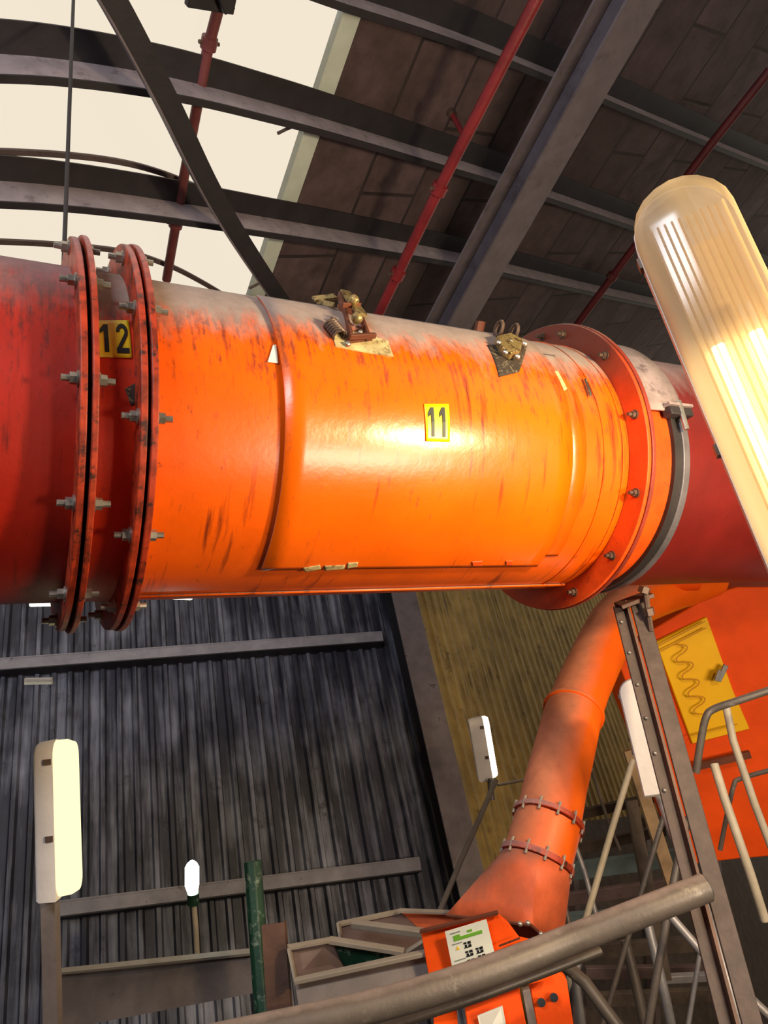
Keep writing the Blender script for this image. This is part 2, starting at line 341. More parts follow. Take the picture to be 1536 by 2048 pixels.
# rafter
def straight(a, b, h): return [roof(a[0], a[1], H - h), roof(b[0], b[1], H - h)]
a, b = straight((1310, -40), (850, 773), .86)
rf = thing('rafter_beam', 'broad grey steel rafter running down the dark roof', 'roof beam', b)
obj('bottom_flange', MB().bar(a, b, .36, .02, RN), m_rafter, rf)
obj('web', MB().bar(a + RN * .12, b + RN * .12, .02, .22, RN), m_rafter, rf)
obj('top_flange', MB().bar(a + RN * .24, b + RN * .24, .36, .02, RN), m_rafter, rf)

# sprinkler pipes
def pipe(pts, h, r, m, label, joints, extra=None):
    path = onroof(pts, h); t = thing('sprinkler_pipe', label, 'pipe', path[-1])
    obj('pipe_run', MB().tube(path, r, 14), m, t)
    for x, y in joints:
        c = roof(x, y, H - h); d = (path[-1] - path[0]).normalized()
        obj('coupling', MB().tube([c - d * .035, c + d * .035], r * 1.45, 14), m, t)
        obj('clamp_screw', MB().tube([c - d.cross(RN) * r * 2, c + d.cross(RN) * r * 2], r * .35, 8), m_dkbolt, t)
    if extra:
        for q in extra: q(t, path)
    return t
def drop(t, path):
    p = roof(928, 272, H - .9)
    q = roof(906, 232, H - .62)
    obj('drop_branch', MB().tube([p, q], .02, 10), m_pipe_red, t)
    h = obj('sprinkler_head', MB().tube([q, q + (q - p).normalized() * .06], .035, 10), m_dkbolt, t, label='dark sprinkler head')
pipe([(1080, -15), (1037, 68), (878, 378), (765, 612), (700, 745)], .9, .042, m_pipe_red, 'bright red sprinkler pipe running down the dark roof panels left of the grey rafter', [(878, 378), (795, 548)], [drop])
pipe([(1540, 140), (1425, 285), (1290, 465), (1150, 655), (1090, 735)], .7, .042, m_pipe_dim, 'dim red sprinkler pipe at far right, passing behind the large lit lamp', [(1225, 552)])
pipe([(455, -50), (440, 5), (415, 100), (365, 370), (333, 560)], .1, .034, m_pipe_dark, 'weathered red-brown pipe seen against the bright skylight', [(418, 86), (352, 445)])
c = roof(425, 0, H - .25)
pb = thing('pipe_bracket', 'dark grey box bracket at top edge holding the pipe under the skylight', 'bracket', c)
obj('bracket_plate', MB().bar(roof(375, -12, H - .2), roof(468, 4, H - .2), .12, .05, RN), m_darkstrut, pb, bevel=.006)
obj('bracket_lug', MB().bar(roof(440, -22, H - .25), roof(455, 18, H - .25), .07, .08, RN), m_darkstrut, pb, bevel=.006)

# ================================================================ WALLS
WG = V(1, -.026, .338).normalized(); WG = (WG - UP * WG.dot(UP)).normalized()
WN = WG.cross(UP); WN = WN if WN.z < 0 else -WN       # towards the camera
WO = P(80, 1400, 7.5)
def wall(px, py, off=0, N=WN, O=WO): r = V((px - 768) / F, (py - 1024) / F, 1); return r * ((O + N * off).dot(N) / r.dot(N))
WC = wall(855, 1500)                                  # corner
def corrugated(O, G, N, s0, s1, t0, t1, pitch, dep):
    vs = []; fs = []; s = s0; k = 0; rows = 5
    prof = [(0, 0), (.28, 0), (.40, 1), (.62, 1), (.74, 0)]
    cols = []
    while s < s1:
        for a, b in prof: cols.append((s + a * pitch, b * dep))
        s += pitch
    for j in range(2):
        for a, b in cols: vs.append(O + G * a + UP * (t0 if j == 0 else t1) + N * b)
    n = len(cols)
    fs = [(i, i + 1, i + 1 + n, i + n) for i in range(n - 1)]
    uv = [(a, t0) for a, b in cols] + [(a, t1) for a, b in cols]
    return MB().add(vs, fs, uv)
obj('wall_back', corrugated(WC, WG, WN, -9, 0, -6.5, 3.6, .155, .055), m_wall, kind='structure', smooth=False, solid=.004)
SG = V(1, .466, 1.13); SG = (SG - UP * SG.dot(UP)).normalized(); SN = SG.cross(UP); SN = SN if SN.z < 0 else -SN
obj('wall_side', corrugated(WC, SG, SN, 0, 17, -7.5, 6, .2, .03), m_wall2, kind='structure', smooth=False, solid=.004)
# girts
for k, (a, b, lab) in enumerate([((-60, 1340), (762, 1279), 'upper horizontal girt on the dark corrugated wall, ending at the steel column'),
                                 ((110, 1822), (836, 1731), 'lower horizontal girt on the dark corrugated wall, behind the green post')]):
    p, q = wall(a[0], a[1], .13), wall(b[0], b[1], .13)
    g = thing('wall_girt', lab, 'wall beam', p)
    obj('face_flange', MB().bar(p + WN * .08, q + WN * .08, .13, .012, WN), m_girt, g)
    obj('bottom_web', MB().bar(p - UP * .06 , q - UP * .06, .012, .18, WN), m_darkstrut, g)  # darker steel puts the shade of the underside into its colour
    obj('top_web', MB().bar(p + UP * .06, q + UP * .06, .012, .18, WN), m_girt, g)
# column at the corner
p = wall(800, 1190, .3); q = p - UP * 5.2; p = p + UP * 2.2
ct = thing('corner_column', 'tall grey steel I column standing between dark wall and buff wall', 'column', q)
obj('front_flange', MB().bar(p + WN * .12, q + WN * .12, .3, .02, WN), m_column, ct)
obj('rear_flange', MB().bar(p - WN * .12 , q - WN * .12, .3, .02, WN), m_darkstrut, ct)
obj('web', MB().bar(p, q, .02, .24, WN), m_darkstrut, ct)
# floor in world coordinates
fl = bpy.data.meshes.new('floor'); fl.from_pydata([(-20, -4, -.1), (25, -4, -.1), (25, 24, -.1), (-20, 24, -.1), (-20, -4, 0), (25, -4, 0), (25, 24, 0), (-20, 24, 0)], [], [(0, 1, 2, 3), (7, 6, 5, 4), (0, 4, 5, 1), (1, 5, 6, 2), (2, 6, 7, 3), (3, 7, 4, 0)])
fl.materials.append(m_floor); fo = bpy.data.objects.new('floor', fl); COL.objects.link(fo); fo['kind'] = 'structure'
def hall_wall(name, x0, y0, x1, y1, tx, ty, h=13):
    me = bpy.data.meshes.new(name); me.from_pydata([(x0, y0, 0), (x1, y1, 0), (x1, y1, h), (x0, y0, h), (x0 + tx, y0 + ty, 0), (x1 + tx, y1 + ty, 0), (x1 + tx, y1 + ty, h), (x0 + tx, y0 + ty, h)], [], [(0, 1, 2, 3), (7, 6, 5, 4), (0, 4, 5, 1), (1, 5, 6, 2), (2, 6, 7, 3), (3, 7, 4, 0)])
    me.materials.append(m_girt); o = bpy.data.objects.new(name, me); COL.objects.link(o); o['kind'] = 'structure'
hall_wall('wall_rear', -11, -4.1, 13, -4.1, 0, -.1)
hall_wall('wall_left', -11.1, -4.1, -11.1, 14, -.1, 0)
hall_wall('wall_right', 13, -4.1, 13, 20, .1, 0, 9)
def drop_to_floor(p, z=0.0):                          # point straight below p at world height z
    return p - UP * (W(p).z - z)

# ================================================================ MAIN DUCT
R = .6
DC = V(0, -.2423, 3.3489); DA = V(1, .026, .5214).normalized()
DN = (UP - DA * UP.dot(DA)).normalized(); DF = DA.cross(DN); DF = DF if DF.z < 0 else -DF
def dp(s, th, r=R): return DC + DA * s + DF * (r * math.cos(th)) + DN * (r * math.sin(th))
def hit(px, py, r=R):
    ray = V((px - 768) / F, (py - 1024) / F, 1)
    d = ray - DA * ray.dot(DA); c = DC - DA * DC.dot(DA)
    A_, B_, C_ = d.dot(d), -2 * d.dot(c), c.dot(c) - r * r
    disc = max(0, B_ * B_ - 4 * A_ * C_); t = (-B_ - math.sqrt(disc)) / (2 * A_); p = ray * t - DC
    return p.dot(DA), math.atan2(p.dot(DN), p.dot(DF))
def shell(s0, s1, r0, r1=None, th0=-math.pi, th1=math.pi, n=96, m=1, edge=None):
    r1 = r0 if r1 is None else r1; vs = []; uv = []; fs = []
    for i in range(m + 1):
        u = i / m; s = s0 + (s1 - s0) * u; r = r0 + (r1 - r0) * u
        for j in range(n + 1):
            th = th0 + (th1 - th0) * j / n; rr = r + (edge(u, j / n) if edge else 0)
            vs.append(dp(s, th, rr)); uv.append((s, th * R))
    for i in range(m):
        for j in range(n): a = i * (n + 1) + j; fs.append((a, a + 1, a + n + 2, a + n + 1))
    return MB().add(vs, fs, uv)
def ring(s0, s1, r0, r1, n=96):
    """solid annulus"""
    vs = []; fs = []; uv = []
    for s, r in ((s0, r0), (s0, r1), (s1, r1), (s1, r0)):
        for j in range(n): th = 2 * math.pi * j / n; vs.append(dp(s, th, r)); uv.append((s, th * R))
    for k in range(4):
        for j in range(n): a = k * n + j; b = k * n + (j + 1) % n; c = ((k + 1) % 4) * n + (j + 1) % n; d = ((k + 1) % 4) * n + j; fs.append((a, b, c, d))
    return MB().add(vs, fs, uv)
def hexbolt(parent, s, th, r, side, big=1.0, m=None, name='bolt'):
    """bolt with hex head, washer and shank end standing on a flange face"""
    c = dp(s, th, r); a = DA * side; k = big
    e1 = DN * math.cos(th) - DF * math.sin(th); mb = MB()
    def cyl(z0, z1, rad, n=12):
        mb.sweep([c + a * z0, c + a * z1], [(rad * math.cos(2 * math.pi * q / n), rad * math.sin(2 * math.pi * q / n)) for q in range(n)], e1)
    cyl(0, .005 * k, .022 * k, 14); cyl(.005 * k, .022 * k, .016 * k, 6); cyl(.022 * k, .042 * k, .009 * k, 8)
    return obj(name, mb, m or m_bolt, parent)

sF1 = hit(192, 900, .71)[0]; sF2 = hit(312, 900, .71)[0]
sFR = hit(1303, 950, .71)[0]
T = math.radians
# left duct
t = thing('duct_pipe', 'dark red duct length at left edge, ending in the first bolted flange', 'duct', dp(sF1 - 1, -math.pi / 2))
obj('pipe_wall', shell(sF1 - 1.6, sF1 - .02, R), m_red, t)
obj('flange', ring(sF1 - .045, sF1 - .024, R - .01, .70), m_rflange, t, bevel=.003)
bolt1 = [hit(150, 757, .66)[1], hit(150, 1006, .66)[1], hit(150, 565, .66)[1]]
step = abs(bolt1[1] - bolt1[0])
def bolts(parent, s, side, th0, step, r=.662, m=None):
    for k in range(-3, 4): hexbolt(parent, s, th0 + k * step, r, side, 1.15, m)
bolts(t, sF1 - .045, -1, bolt1[0], step, m=m_bolt)
# short section with plate 12
t12 = thing('duct_pipe', 'short red-orange duct length between the two left flanges, numbered 12', 'duct', dp((sF1 + sF2) / 2, -math.pi / 2))
obj('pipe_wall', shell(sF1 - .02, sF2 - .02, R), m_redor, t12)
obj('flange', ring(sF1 - .012, sF1 + .006, R - .01, .71), m_rflange, t12, bevel=.003)
obj('flange', ring(sF2 - .045, sF2 - .024, R - .01, .705), m_rflange, t12, bevel=.003)
bolts(t12, sF1 + .006, 1, bolt1[0], step, m=m_bolt)
bt2 = [hit(270, 833, .66)[1], hit(255, 1069, .66)[1]]; step2 = abs(bt2[1] - bt2[0])
bolts(t12, sF2 - .045, -1, bt2[0], step2, m=m_bolt)
# main section
tm = thing('duct_pipe', 'large bright orange duct length with access cover, numbered 11', 'duct', dp(0, -math.pi / 2))
obj('pipe_wall', shell(sF2 - .02, sFR - .02, R), m_orange, tm)
obj('flange', ring(sF2 - .014, sF2 + .006, R - .01, .71), m_rflange, tm, bevel=.003)
bolts(tm, sF2 + .006, 1, bt2[0], step2, m=m_bolt)
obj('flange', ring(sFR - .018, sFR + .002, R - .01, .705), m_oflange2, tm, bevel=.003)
for x, y in ((1213, 708), (1272, 828), (1284, 989), (1237, 1127), (1152, 1196), (1128, 664), (1085, 678)):
    th = hit(x, y, .655)[1]
    ray = V((x - 768) / F, (y - 1024) / F, 1); pc = DC + DA * (sFR - .018); p = ray * (pc.dot(DA) / ray.dot(DA)) - pc
    hexbolt(tm, sFR - .018, math.atan2(p.dot(DN), p.dot(DF)), .655, -1, .95, m_dkbolt)
# weld ridge rings near the right
for x in (1208, 1246):
    s = hit(x, 930)[0]; obj('weld_seam', ring(s - .004, s + .004, R - .002, R + .004), m_orange, tm)
# underside seam strip
thb = hit(800, 1176)[1]
obj('bottom_seam', shell(hit(240, 1180)[0], hit(1120, 1170)[0], R + .006, th0=thb - .03, th1=thb + .012, n=3), m_orange, tm, solid=.008)
# access cover (wrapped sheet, own part)
sc0, sc1 = hit(566, 880)[0], hit(1141, 900)[0]; tt, tb = hit(545, 628)[1], hit(640, 1133)[1]
cov = obj('access_cover', shell(sc0, sc1, R + .012, th0=tb, th1=tt + .25, n=60, m=16, edge=lambda u, v: .008 * max(0, 1 - u * 7) * math.sin(math.pi * min(1, v * 1.3))), m_cover, tm, solid=.007)
# second, wider lap edge under the cover at right
obj('lap_plate', shell(sc1 - .02, hit(1170, 930)[0], R + .005, th0=tb + .1, th1=tt, n=60, m=2), m_orange, tm, solid=.005)
def patch(px, py, w, h, n=10, r=R + .018):
    s, th = hit(px, py); return s, th
def plate(parent, name, corners, m, r, digits=None, mt=m_black):
    """sheet following the duct: corners (pixel) tl, tr, br, bl"""
    q = [hit(x, y, r) for x, y in corners]; n = 10; vs = []; uv = []; fs = []
    def at(u, v, rr):
        s = (q[0][0] * (1 - u) + q[1][0] * u) * (1 - v) + (q[3][0] * (1 - u) + q[2][0] * u) * v
        th = (q[0][1] * (1 - u) + q[1][1] * u) * (1 - v) + (q[3][1] * (1 - u) + q[2][1] * u) * v
        return dp(s, th, rr)
    for i in range(n + 1):
        for j in range(n + 1): vs.append(at(j / n, i / n, r)); uv.append((j / n, i / n))
    for i in range(n):
        for j in range(n): a = i * (n + 1) + j; fs.append((a, a + 1, a + n + 2, a + n + 1))
    o = obj(name, MB().add(vs, fs, uv), m, parent, solid=.003)
    for dname, polys in (digits or []):
        mb = MB()
        for poly in polys:
            k = len(poly); mb.add([at(u, v, r + .0035) for u, v in poly], [tuple(range(k))])
        obj(dname, mb, mt, o, solid=.002, smooth=False)
    return o
def digit1(u0, u1, v0, v1):
    f = lambda u, v: (u0 + (u1 - u0) * u, v0 + (v1 - v0) * v)
    return [[f(.42, .0), f(.72, 0), f(.72, .5), f(.42, .5)], [f(.42, .5), f(.72, .5), f(.72, 1), f(.42, 1)], [f(.42, 0), f(.42, .24), f(.12, .34), f(.12, .2)]]
def digit2(u0, u1, v0, v1):
    f = lambda u, v: (u0 + (u1 - u0) * u, v0 + (v1 - v0) * v); out = []
    arc = []
    for k in range(9):
        a = math.pi * (1 - k / 8 * 1.28); arc.append(((.5 + .44 * math.cos(a), .29 - .29 * math.sin(a)), (.5 + .20 * math.cos(a), .29 - .14 * math.sin(a))))
    arc.append(((.36, .86), (.08, .84)))
    for i in range(len(arc) - 1): out.append([f(*arc[i][0]), f(*arc[i + 1][0]), f(*arc[i + 1][1]), f(*arc[i][1])])
    out.append([f(.04, .84), f(.96, .84), f(.96, 1), f(.04, 1)]); return out
plate(t12, 'number_plate', [(191, 641), (257, 641), (264, 716), (195, 714)], m_yellow, R + .004,
      [('numeral_one', digit1(.04, .46, .14, .88)), ('numeral_two', digit2(.55, .95, .12, .9))])
plate(tm, 'number_sticker', [(848, 808), (897, 808), (899, 884), (852, 882)], m_yellow2, R + .019,
      [('numeral_one', digit1(.06, .46, .10, .88)), ('numeral_one', digit1(.52, .92, .10, .88))])
plate(t12, 'dark_paint_chip', [(250, 778), (272, 765), (276, 805), (262, 812)], m_soot, R + .001)
plate(tm, 'white_marker_triangle', [(546, 690), (552, 690), (557, 727), (535, 724)], m_white, R + .004)
for q in ([(606, 1136), (640, 1130), (642, 1138), (610, 1144)], [(648, 1132), (690, 1130), (688, 1138), (650, 1141)], [(696, 1126), (716, 1125), (714, 1133), (694, 1137)]):
    plate(tm, 'sealant_dab', q, m_tape, R + .018)
for q in ([(944, 1124), (965, 1122), (962, 1132), (945, 1132)], [(1012, 1122), (1025, 1122), (1024, 1130), (1012, 1130)]):
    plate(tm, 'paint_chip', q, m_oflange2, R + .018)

# ---- latches on the duct
def L(px, py, h): s, th = hit(px, py); return dp(s, th, R + h)
def latch(parent):
    lt = obj('toggle_latch', MB().prism([L(672, 622, .02), L(700, 628, .02), L(740, 690, .02), L(690, 696, .02)], (L(700, 660, .03) - L(700, 660, .02))), m_rust, parent, label='rusty toggle latch over the cover edge')
    obj('sealant_pad', MB().prism([L(660, 672, .013), L(700, 670, .013), L(772, 690, .013), L(783, 720, .013), L(730, 712, .013), L(668, 700, .013)], (L(700, 660, .02) - L(700, 660, .013))), m_tape, lt)
    fr = MB(); zz = .06
    nrm = (L(700, 650, .1) - L(700, 650, 0)).normalized()
    for a, b in (((676, 606), (694, 690)), ((704, 612), (728, 692))): fr.bar(L(*a, zz), L(*b, .04), .012, .03, nrm)
    fr.bar(L(690, 692, .045), L(742, 690, .045), .014, .02, nrm); fr.bar(L(676, 640, .06), L(712, 640, .06), .01, .02, nrm)
    obj('latch_frame', fr, m_rust, lt, bevel=.002)
    obj('latch_lever', MB().bar(L(686, 612, .075), L(712, 662, .07), .04, .012, nrm).ball(L(697, 640, .08), .02).ball(L(702, 668, .07), .022), m_brass, lt)
    obj('hook_plate', MB().bar(L(628, 594, .025), L(668, 618, .05), .035, .012, nrm).bar(L(634, 604, .02), L(664, 628, .035), .008, .02, nrm), m_brass, lt, bevel=.002)
    sp = MB()
    pth = []
    for k in range(49):
        a = k / 48 * 6 * 2 * math.pi; base = L(654 + k * .42, 662 + k * .5, .03)
        e1 = nrm; e2 = nrm.cross(L(680, 700, 0) - L(650, 650, 0)).normalized(); pth.append(base + e1 * math.cos(a) * .026 + e2 * math.sin(a) * .026)
    obj('coil_spring', sp.tube(pth, .006, 6), m_dkbolt, lt)
    for x, y in ((664, 655), (706, 660), (716, 678), (690, 700)): obj('rivet', MB().ball(L(x, y, .03), .011, 8), m_bolt, lt)
latch(tm)
def latch2(parent):
    nrm = (L(1015, 700, .1) - L(1015, 700, 0)).normalized()
    ring_pts = [(978 + random.uniform(-5, 5), 684), (1000, 672), (1048, 690), (1056, 716), (1040, 738), (1022, 760), (1000, 752), (986, 726)]
    lt = obj('hinge_bracket', MB().prism([L(984, 694, .02), L(1010, 688, .02), L(1036, 700, .02), (L(1030, 722, .02)), L(1012, 728, .02), L(994, 716, .02)], nrm * .035), m_brass, parent, bevel=.004, label='dirty pale hinge bracket')
    plate(lt, 'grease_patch', [(974, 690), (1054, 690), (1038, 744), (998, 754)], m_soot, R + .017)
    for x, y in ((990, 680), (1020, 686)):
        c = L(x, y, .05); a = DA; pth = [c + (nrm * math.cos(k / 12 * 2 * math.pi) * .035 + a.cross(nrm) * math.sin(k / 12 * 2 * math.pi) * .024) for k in range(13)]
        obj('eye_ring', MB().tube(pth, .008, 6), m_dkbolt, lt)
    for x, y in ((988, 704), (1000, 722), (1024, 730), (1040, 706), (1012, 702)): obj('rivet', MB().ball(L(x, y, .045), .012, 8), m_bolt, lt)
latch2(tm)
kn = L(960, 652, .03)
obj('red_plug', MB().tube([L(958, 660, 0), L(958, 660, .05)], .022, 6), m_rust, tm, label='small rust-red plug')
for q in ([(1108, 742), (1114, 740), (1134, 778), (1128, 782)], [(1168, 758), (1172, 757), (1184, 790), (1180, 794)]):
    plate(tm, 'scrape_mark', q, m_tape if q[0][0] < 1150 else m_soot, R + .014)

# right collar + duct
sB0 = hit(1344, 950, .61)[0]; sB1 = hit(1381, 950, .64)[0]
tr_ = thing('duct_pipe', 'dark red duct length at right edge, beyond the black clamp band', 'duct', dp(sB1 + 1, -math.pi / 2))
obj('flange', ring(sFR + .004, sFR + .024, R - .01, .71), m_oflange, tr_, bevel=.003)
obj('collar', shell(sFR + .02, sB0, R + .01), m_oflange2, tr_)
obj('pipe_wall', shell(sB0 - .01, sB1 + 3.2, R), m_darkred, tr_)
cb = thing('clamp_band', 'black and grey steel clamp band tightened around the duct right of the big flange', 'clamp', dp(sB0, -math.pi / 2, .64))
obj('rubber_seal', ring(sB0 - .006, sB0 + (sB1 - sB0) * .55, R - .002, R + .03), m_band, cb)
obj('steel_band', ring(sB0 + (sB1 - sB0) * .5, sB1, R - .002, R + .038), m_strap, cb, bevel=.004)
sl = sB0 + (sB1 - sB0) * .35
th_l = hit(1352, 826, .65)[1]
obj('dust_cover', shell(sFR + .05, sB1 - .01, R + .03, R + .045, th0=th_l + .02, th1=math.pi * .7, n=40, m=3), m_dusty, cb, solid=.01, label='dust covered top strap')
c = dp(sl, th_l, R + .05); e = DN * math.cos(th_l) - DF * math.sin(th_l); nn = DF * math.cos(th_l) + DN * math.sin(th_l)
obj('tension_lug', MB().bar(c - DA * .07, c + DA * .07, .04, .05, nn), m_band, cb, bevel=.005)
obj('tension_bolt', MB().tube([c - e * .09 + nn * .02, c + e * .05 + nn * .02], .012, 10), m_bolt, cb)
obj('lug_cap', MB().bar(c - DA * .075 + e * .03, c + DA * .075 + e * .03, .012, .06, nn), m_dusty, cb)

# hanger rod
p = P(127, 540, 2.85)
q = p + UP * 3.2
obj('hanger_rod', MB().tube([p, q], .009, 8), m_darkstrut, label='thin vertical hanger rod in front of the skylight at far left', cat='rod')

# ================================================================ SUPPORT POST
p = P(1262, 1200, 3.62); q = P(1478, 2010, 2.75); q = q + (q - p) * .25
sp_ = thing('support_post', 'dark rusty steel post leaning under the duct clamp at right', 'post', q)
rf_ = V(0, 0, -1)
obj('front_flange', MB().bar(p + V(.02, 0, -.03), q + V(.02, 0, -.03), .075, .012, rf_), m_post, sp_, bevel=.003)
obj('side_flange', MB().bar(p + V(-.062, .03, 0), q + V(-.062, .03, 0), .05, .012, rf_), m_post, sp_, bevel=.003)
obj('web', MB().bar(p + V(-.028, .02, .01), q + V(-.028, .02, .01), .012, .08, rf_), m_bpost, sp_)
for i in range(6):
    u = .04 + i * .075; c = p + (q - p) * u + V(-.068, .03, -.012); obj('rivet', MB().ball(c, .009, 8), m_bolt, sp_)
obj('top_bracket', MB().bar(P(1236, 1212, 3.6), P(1300, 1188, 3.6), .02, .12, rf_), m_bpost, sp_, bevel=.003)
obj('bracket_bolt', MB().tube([P(1289, 1172, 3.52), P(1302, 1262, 3.5)], .014, 8).tube([P(1286, 1186, 3.52), P(1290, 1174, 3.52)], .028, 6).tube([P(1296, 1216, 3.5), P(1299, 1230, 3.5)], .026, 6), m_dkbolt, sp_)

# ================================================================ BRANCH PIPE
rB = .165
mid = [(1420, 1150, 5.6), (1330, 1180, 5.4), (1265, 1205, 5.15), (1226, 1250, 5.0), (1195, 1310, 4.85), (1165, 1375, 4.65), (1147, 1424, 4.5), (1128, 1500, 4.25), (1110, 1572, 4.08), (1096, 1642, 3.92), (1074, 1722, 3.8)]
cp = [P(*m) for m in mid]
bt = thing('branch_pipe', 'orange branch pipe curving down from behind the duct to the hood', 'pipe', cp[-1])
def seg(i, j): return cp[i:j + 1]
def nrad(): return 24
obj('upper_bend', MB().tube(seg(0, 6), rB, 24), m_branch, bt)
obj('straight_length', MB().tube(seg(6, 9), rB * 1.02, 24), m_branch, bt)
obj('lower_collar', MB().tube(seg(9, 10), rB * 1.05, 24), m_branch, bt)
for i, w in ((6, .012), (9, .014), (10, .016)):
    d = (cp[min(i + 1, 10)] - cp[i - 1]).normalized(); c = cp[i]
    fl_ = obj('joint_ring', MB().tube([c - d * w, c + d * w], rB + .018 + (.006 if i > 6 else 0), 32), m_rflange if i > 6 else m_branch, bt, bevel=.003)
    if i > 6:
        ref = (V(0, 0, 1) - d * d.z).normalized(); sd = d.cross(ref)
        for k in range(12):
            a = k / 12 * 2 * math.pi + .2; o = c + (ref * math.cos(a) + sd * math.sin(a)) * (rB + .018)
            obj('ring_bolt', MB().tube([o - d * .035, o + d * .035], .007, 6), m_lip, fl_)
# orange elbow end to the right behind the duct
obj('side_outlet', MB().tube([P(1290, 1150, 5.3), P(1345, 1152, 5.3), P(1392, 1150, 5.3)], .11, 20), m_cab, bt)
# hood : circle to rectangle
c = cp[10]; d = (cp[10] - cp[9]).normalized(); ref = (V(0, 0, 1) - d * d.z).normalized(); sd = d.cross(ref)
base = [P(893, 1830, 3.75), P(1062, 1850, 3.45), P(1122, 1905, 3.75), P(960, 1870, 4.1)]
n = 32; top = []
for k in range(n):
    a = 2 * math.pi * k / n; top.append(c + d * .02 + (-sd * math.cos(a) * 1 + -ref * math.sin(a)) * (rB + .01))
# choose the matching point of the base outline by angle
def base_pt(u):
    u = (u * 4) % 4; i = int(u); f_ = u - i; return base[i] * (1 - f_) + base[(i + 1) % 4] * f_
xs = [t_.x for t_ in top]; k0 = xs.index(min(xs))
zk = top[(k0 + n // 4) % n].z
dirn = 1 if zk < top[(k0 - n // 4) % n].z else -1
vs = []; rows = 4
for r_ in range(rows + 1):
    for k in range(n):
        a = top[(k0 + dirn * k) % n]; b = base_pt(k / n); vs.append(a.lerp(b, r_ / rows))
fs = [(r_ * n + k, r_ * n + (k + 1) % n, (r_ + 1) * n + (k + 1) % n, (r_ + 1) * n + k) for r_ in range(rows) for k in range(n)]
hd = thing('transition_hood', 'faded orange sheet metal hood widening below the branch pipe', 'hood', base[1])
obj('hood_sheet', MB().add(vs, fs), m_hood, hd, solid=.006)
obj('hood_rim', MB().tube([base[0], base[1], base[2]], .008, 6), m_rust, hd)
for x, y in ((1040, 1848), (1056, 1846), (1082, 1868)): obj('rim_bolt', MB().ball(P(x, y, 3.4), .012, 8), m_bolt, hd)

# ================================================================ ORANGE CABINET
def quad(pts, ext): return MB().prism([P(*p) for p in pts], ext)
cbn = thing('control_cabinet', 'bright orange machine cabinet with a yellow hatch at right edge', 'cabinet', P(1420, 1740, 5.6))
obj('cabinet_body', quad([(1238, 1330, 5.9), (1300, 1262, 5.9), (1425, 1188, 5.85), (1475, 1174, 5.8), (1640, 1174, 5.7), (1700, 1700, 5.6), (1478, 1718, 5.7), (1392, 1728, 5.75), (1330, 1560, 5.8)], V(.05, 0, .9)), m_cab, cbn, bevel=.01)
hat = obj('yellow_hatch', quad([(1312, 1285, 5.82), (1414, 1234, 5.80), (1466, 1380, 5.72), (1500, 1458, 5.7), (1385, 1488, 5.76)], V(0, 0, .05)), m_hatch, cbn, bevel=.006, label='yellow access hatch')
sq = []
ax0, ax1 = (1358, 1290), (1405, 1428)
for k in range(90):
    u = k / 89; cxp = ax0[0] + (ax1[0] - ax0[0]) * u; cyp = ax0[1] + (ax1[1] - ax0[1]) * u; w_ = math.sin(u * 4 * 2 * math.pi); w_ = math.copysign(abs(w_) ** .6, w_) * 15
    sq.append(P(cxp + w_ * .92, cyp - w_ * .3, 5.735 - u * .03))
obj('squiggle_bead', MB().tube(sq, .005, 6), m_hatch_line, hat, label='wavy bead line')
for e_ in (((1322, 1302, 5.76), (1412, 1256, 5.75)), ((1316, 1292, 5.76), (1410, 1243, 5.75)), ((1380, 1472, 5.7), (1475, 1448, 5.66))):
    obj('edge_bead', MB().tube([P(*e_[0]), P(*e_[1])], .004, 6), m_hatch_line, hat)
hh_ = obj('hatch_handle', MB().bar(P(1436, 1362, 5.66), P(1452, 1330, 5.66), .035, .03, V(0, 0, 1)).bar(P(1432, 1362, 5.64), P(1440, 1340, 5.64), .03, .02, V(0, 0, 1)), m_galv, hat, bevel=.004, label='small grey twist handle')
obj('lower_panel_lip', MB().bar(P(1395, 1532, 5.66), P(1500, 1508, 5.6), .05, .04, V(0, 0, 1)), m_rust, cbn)

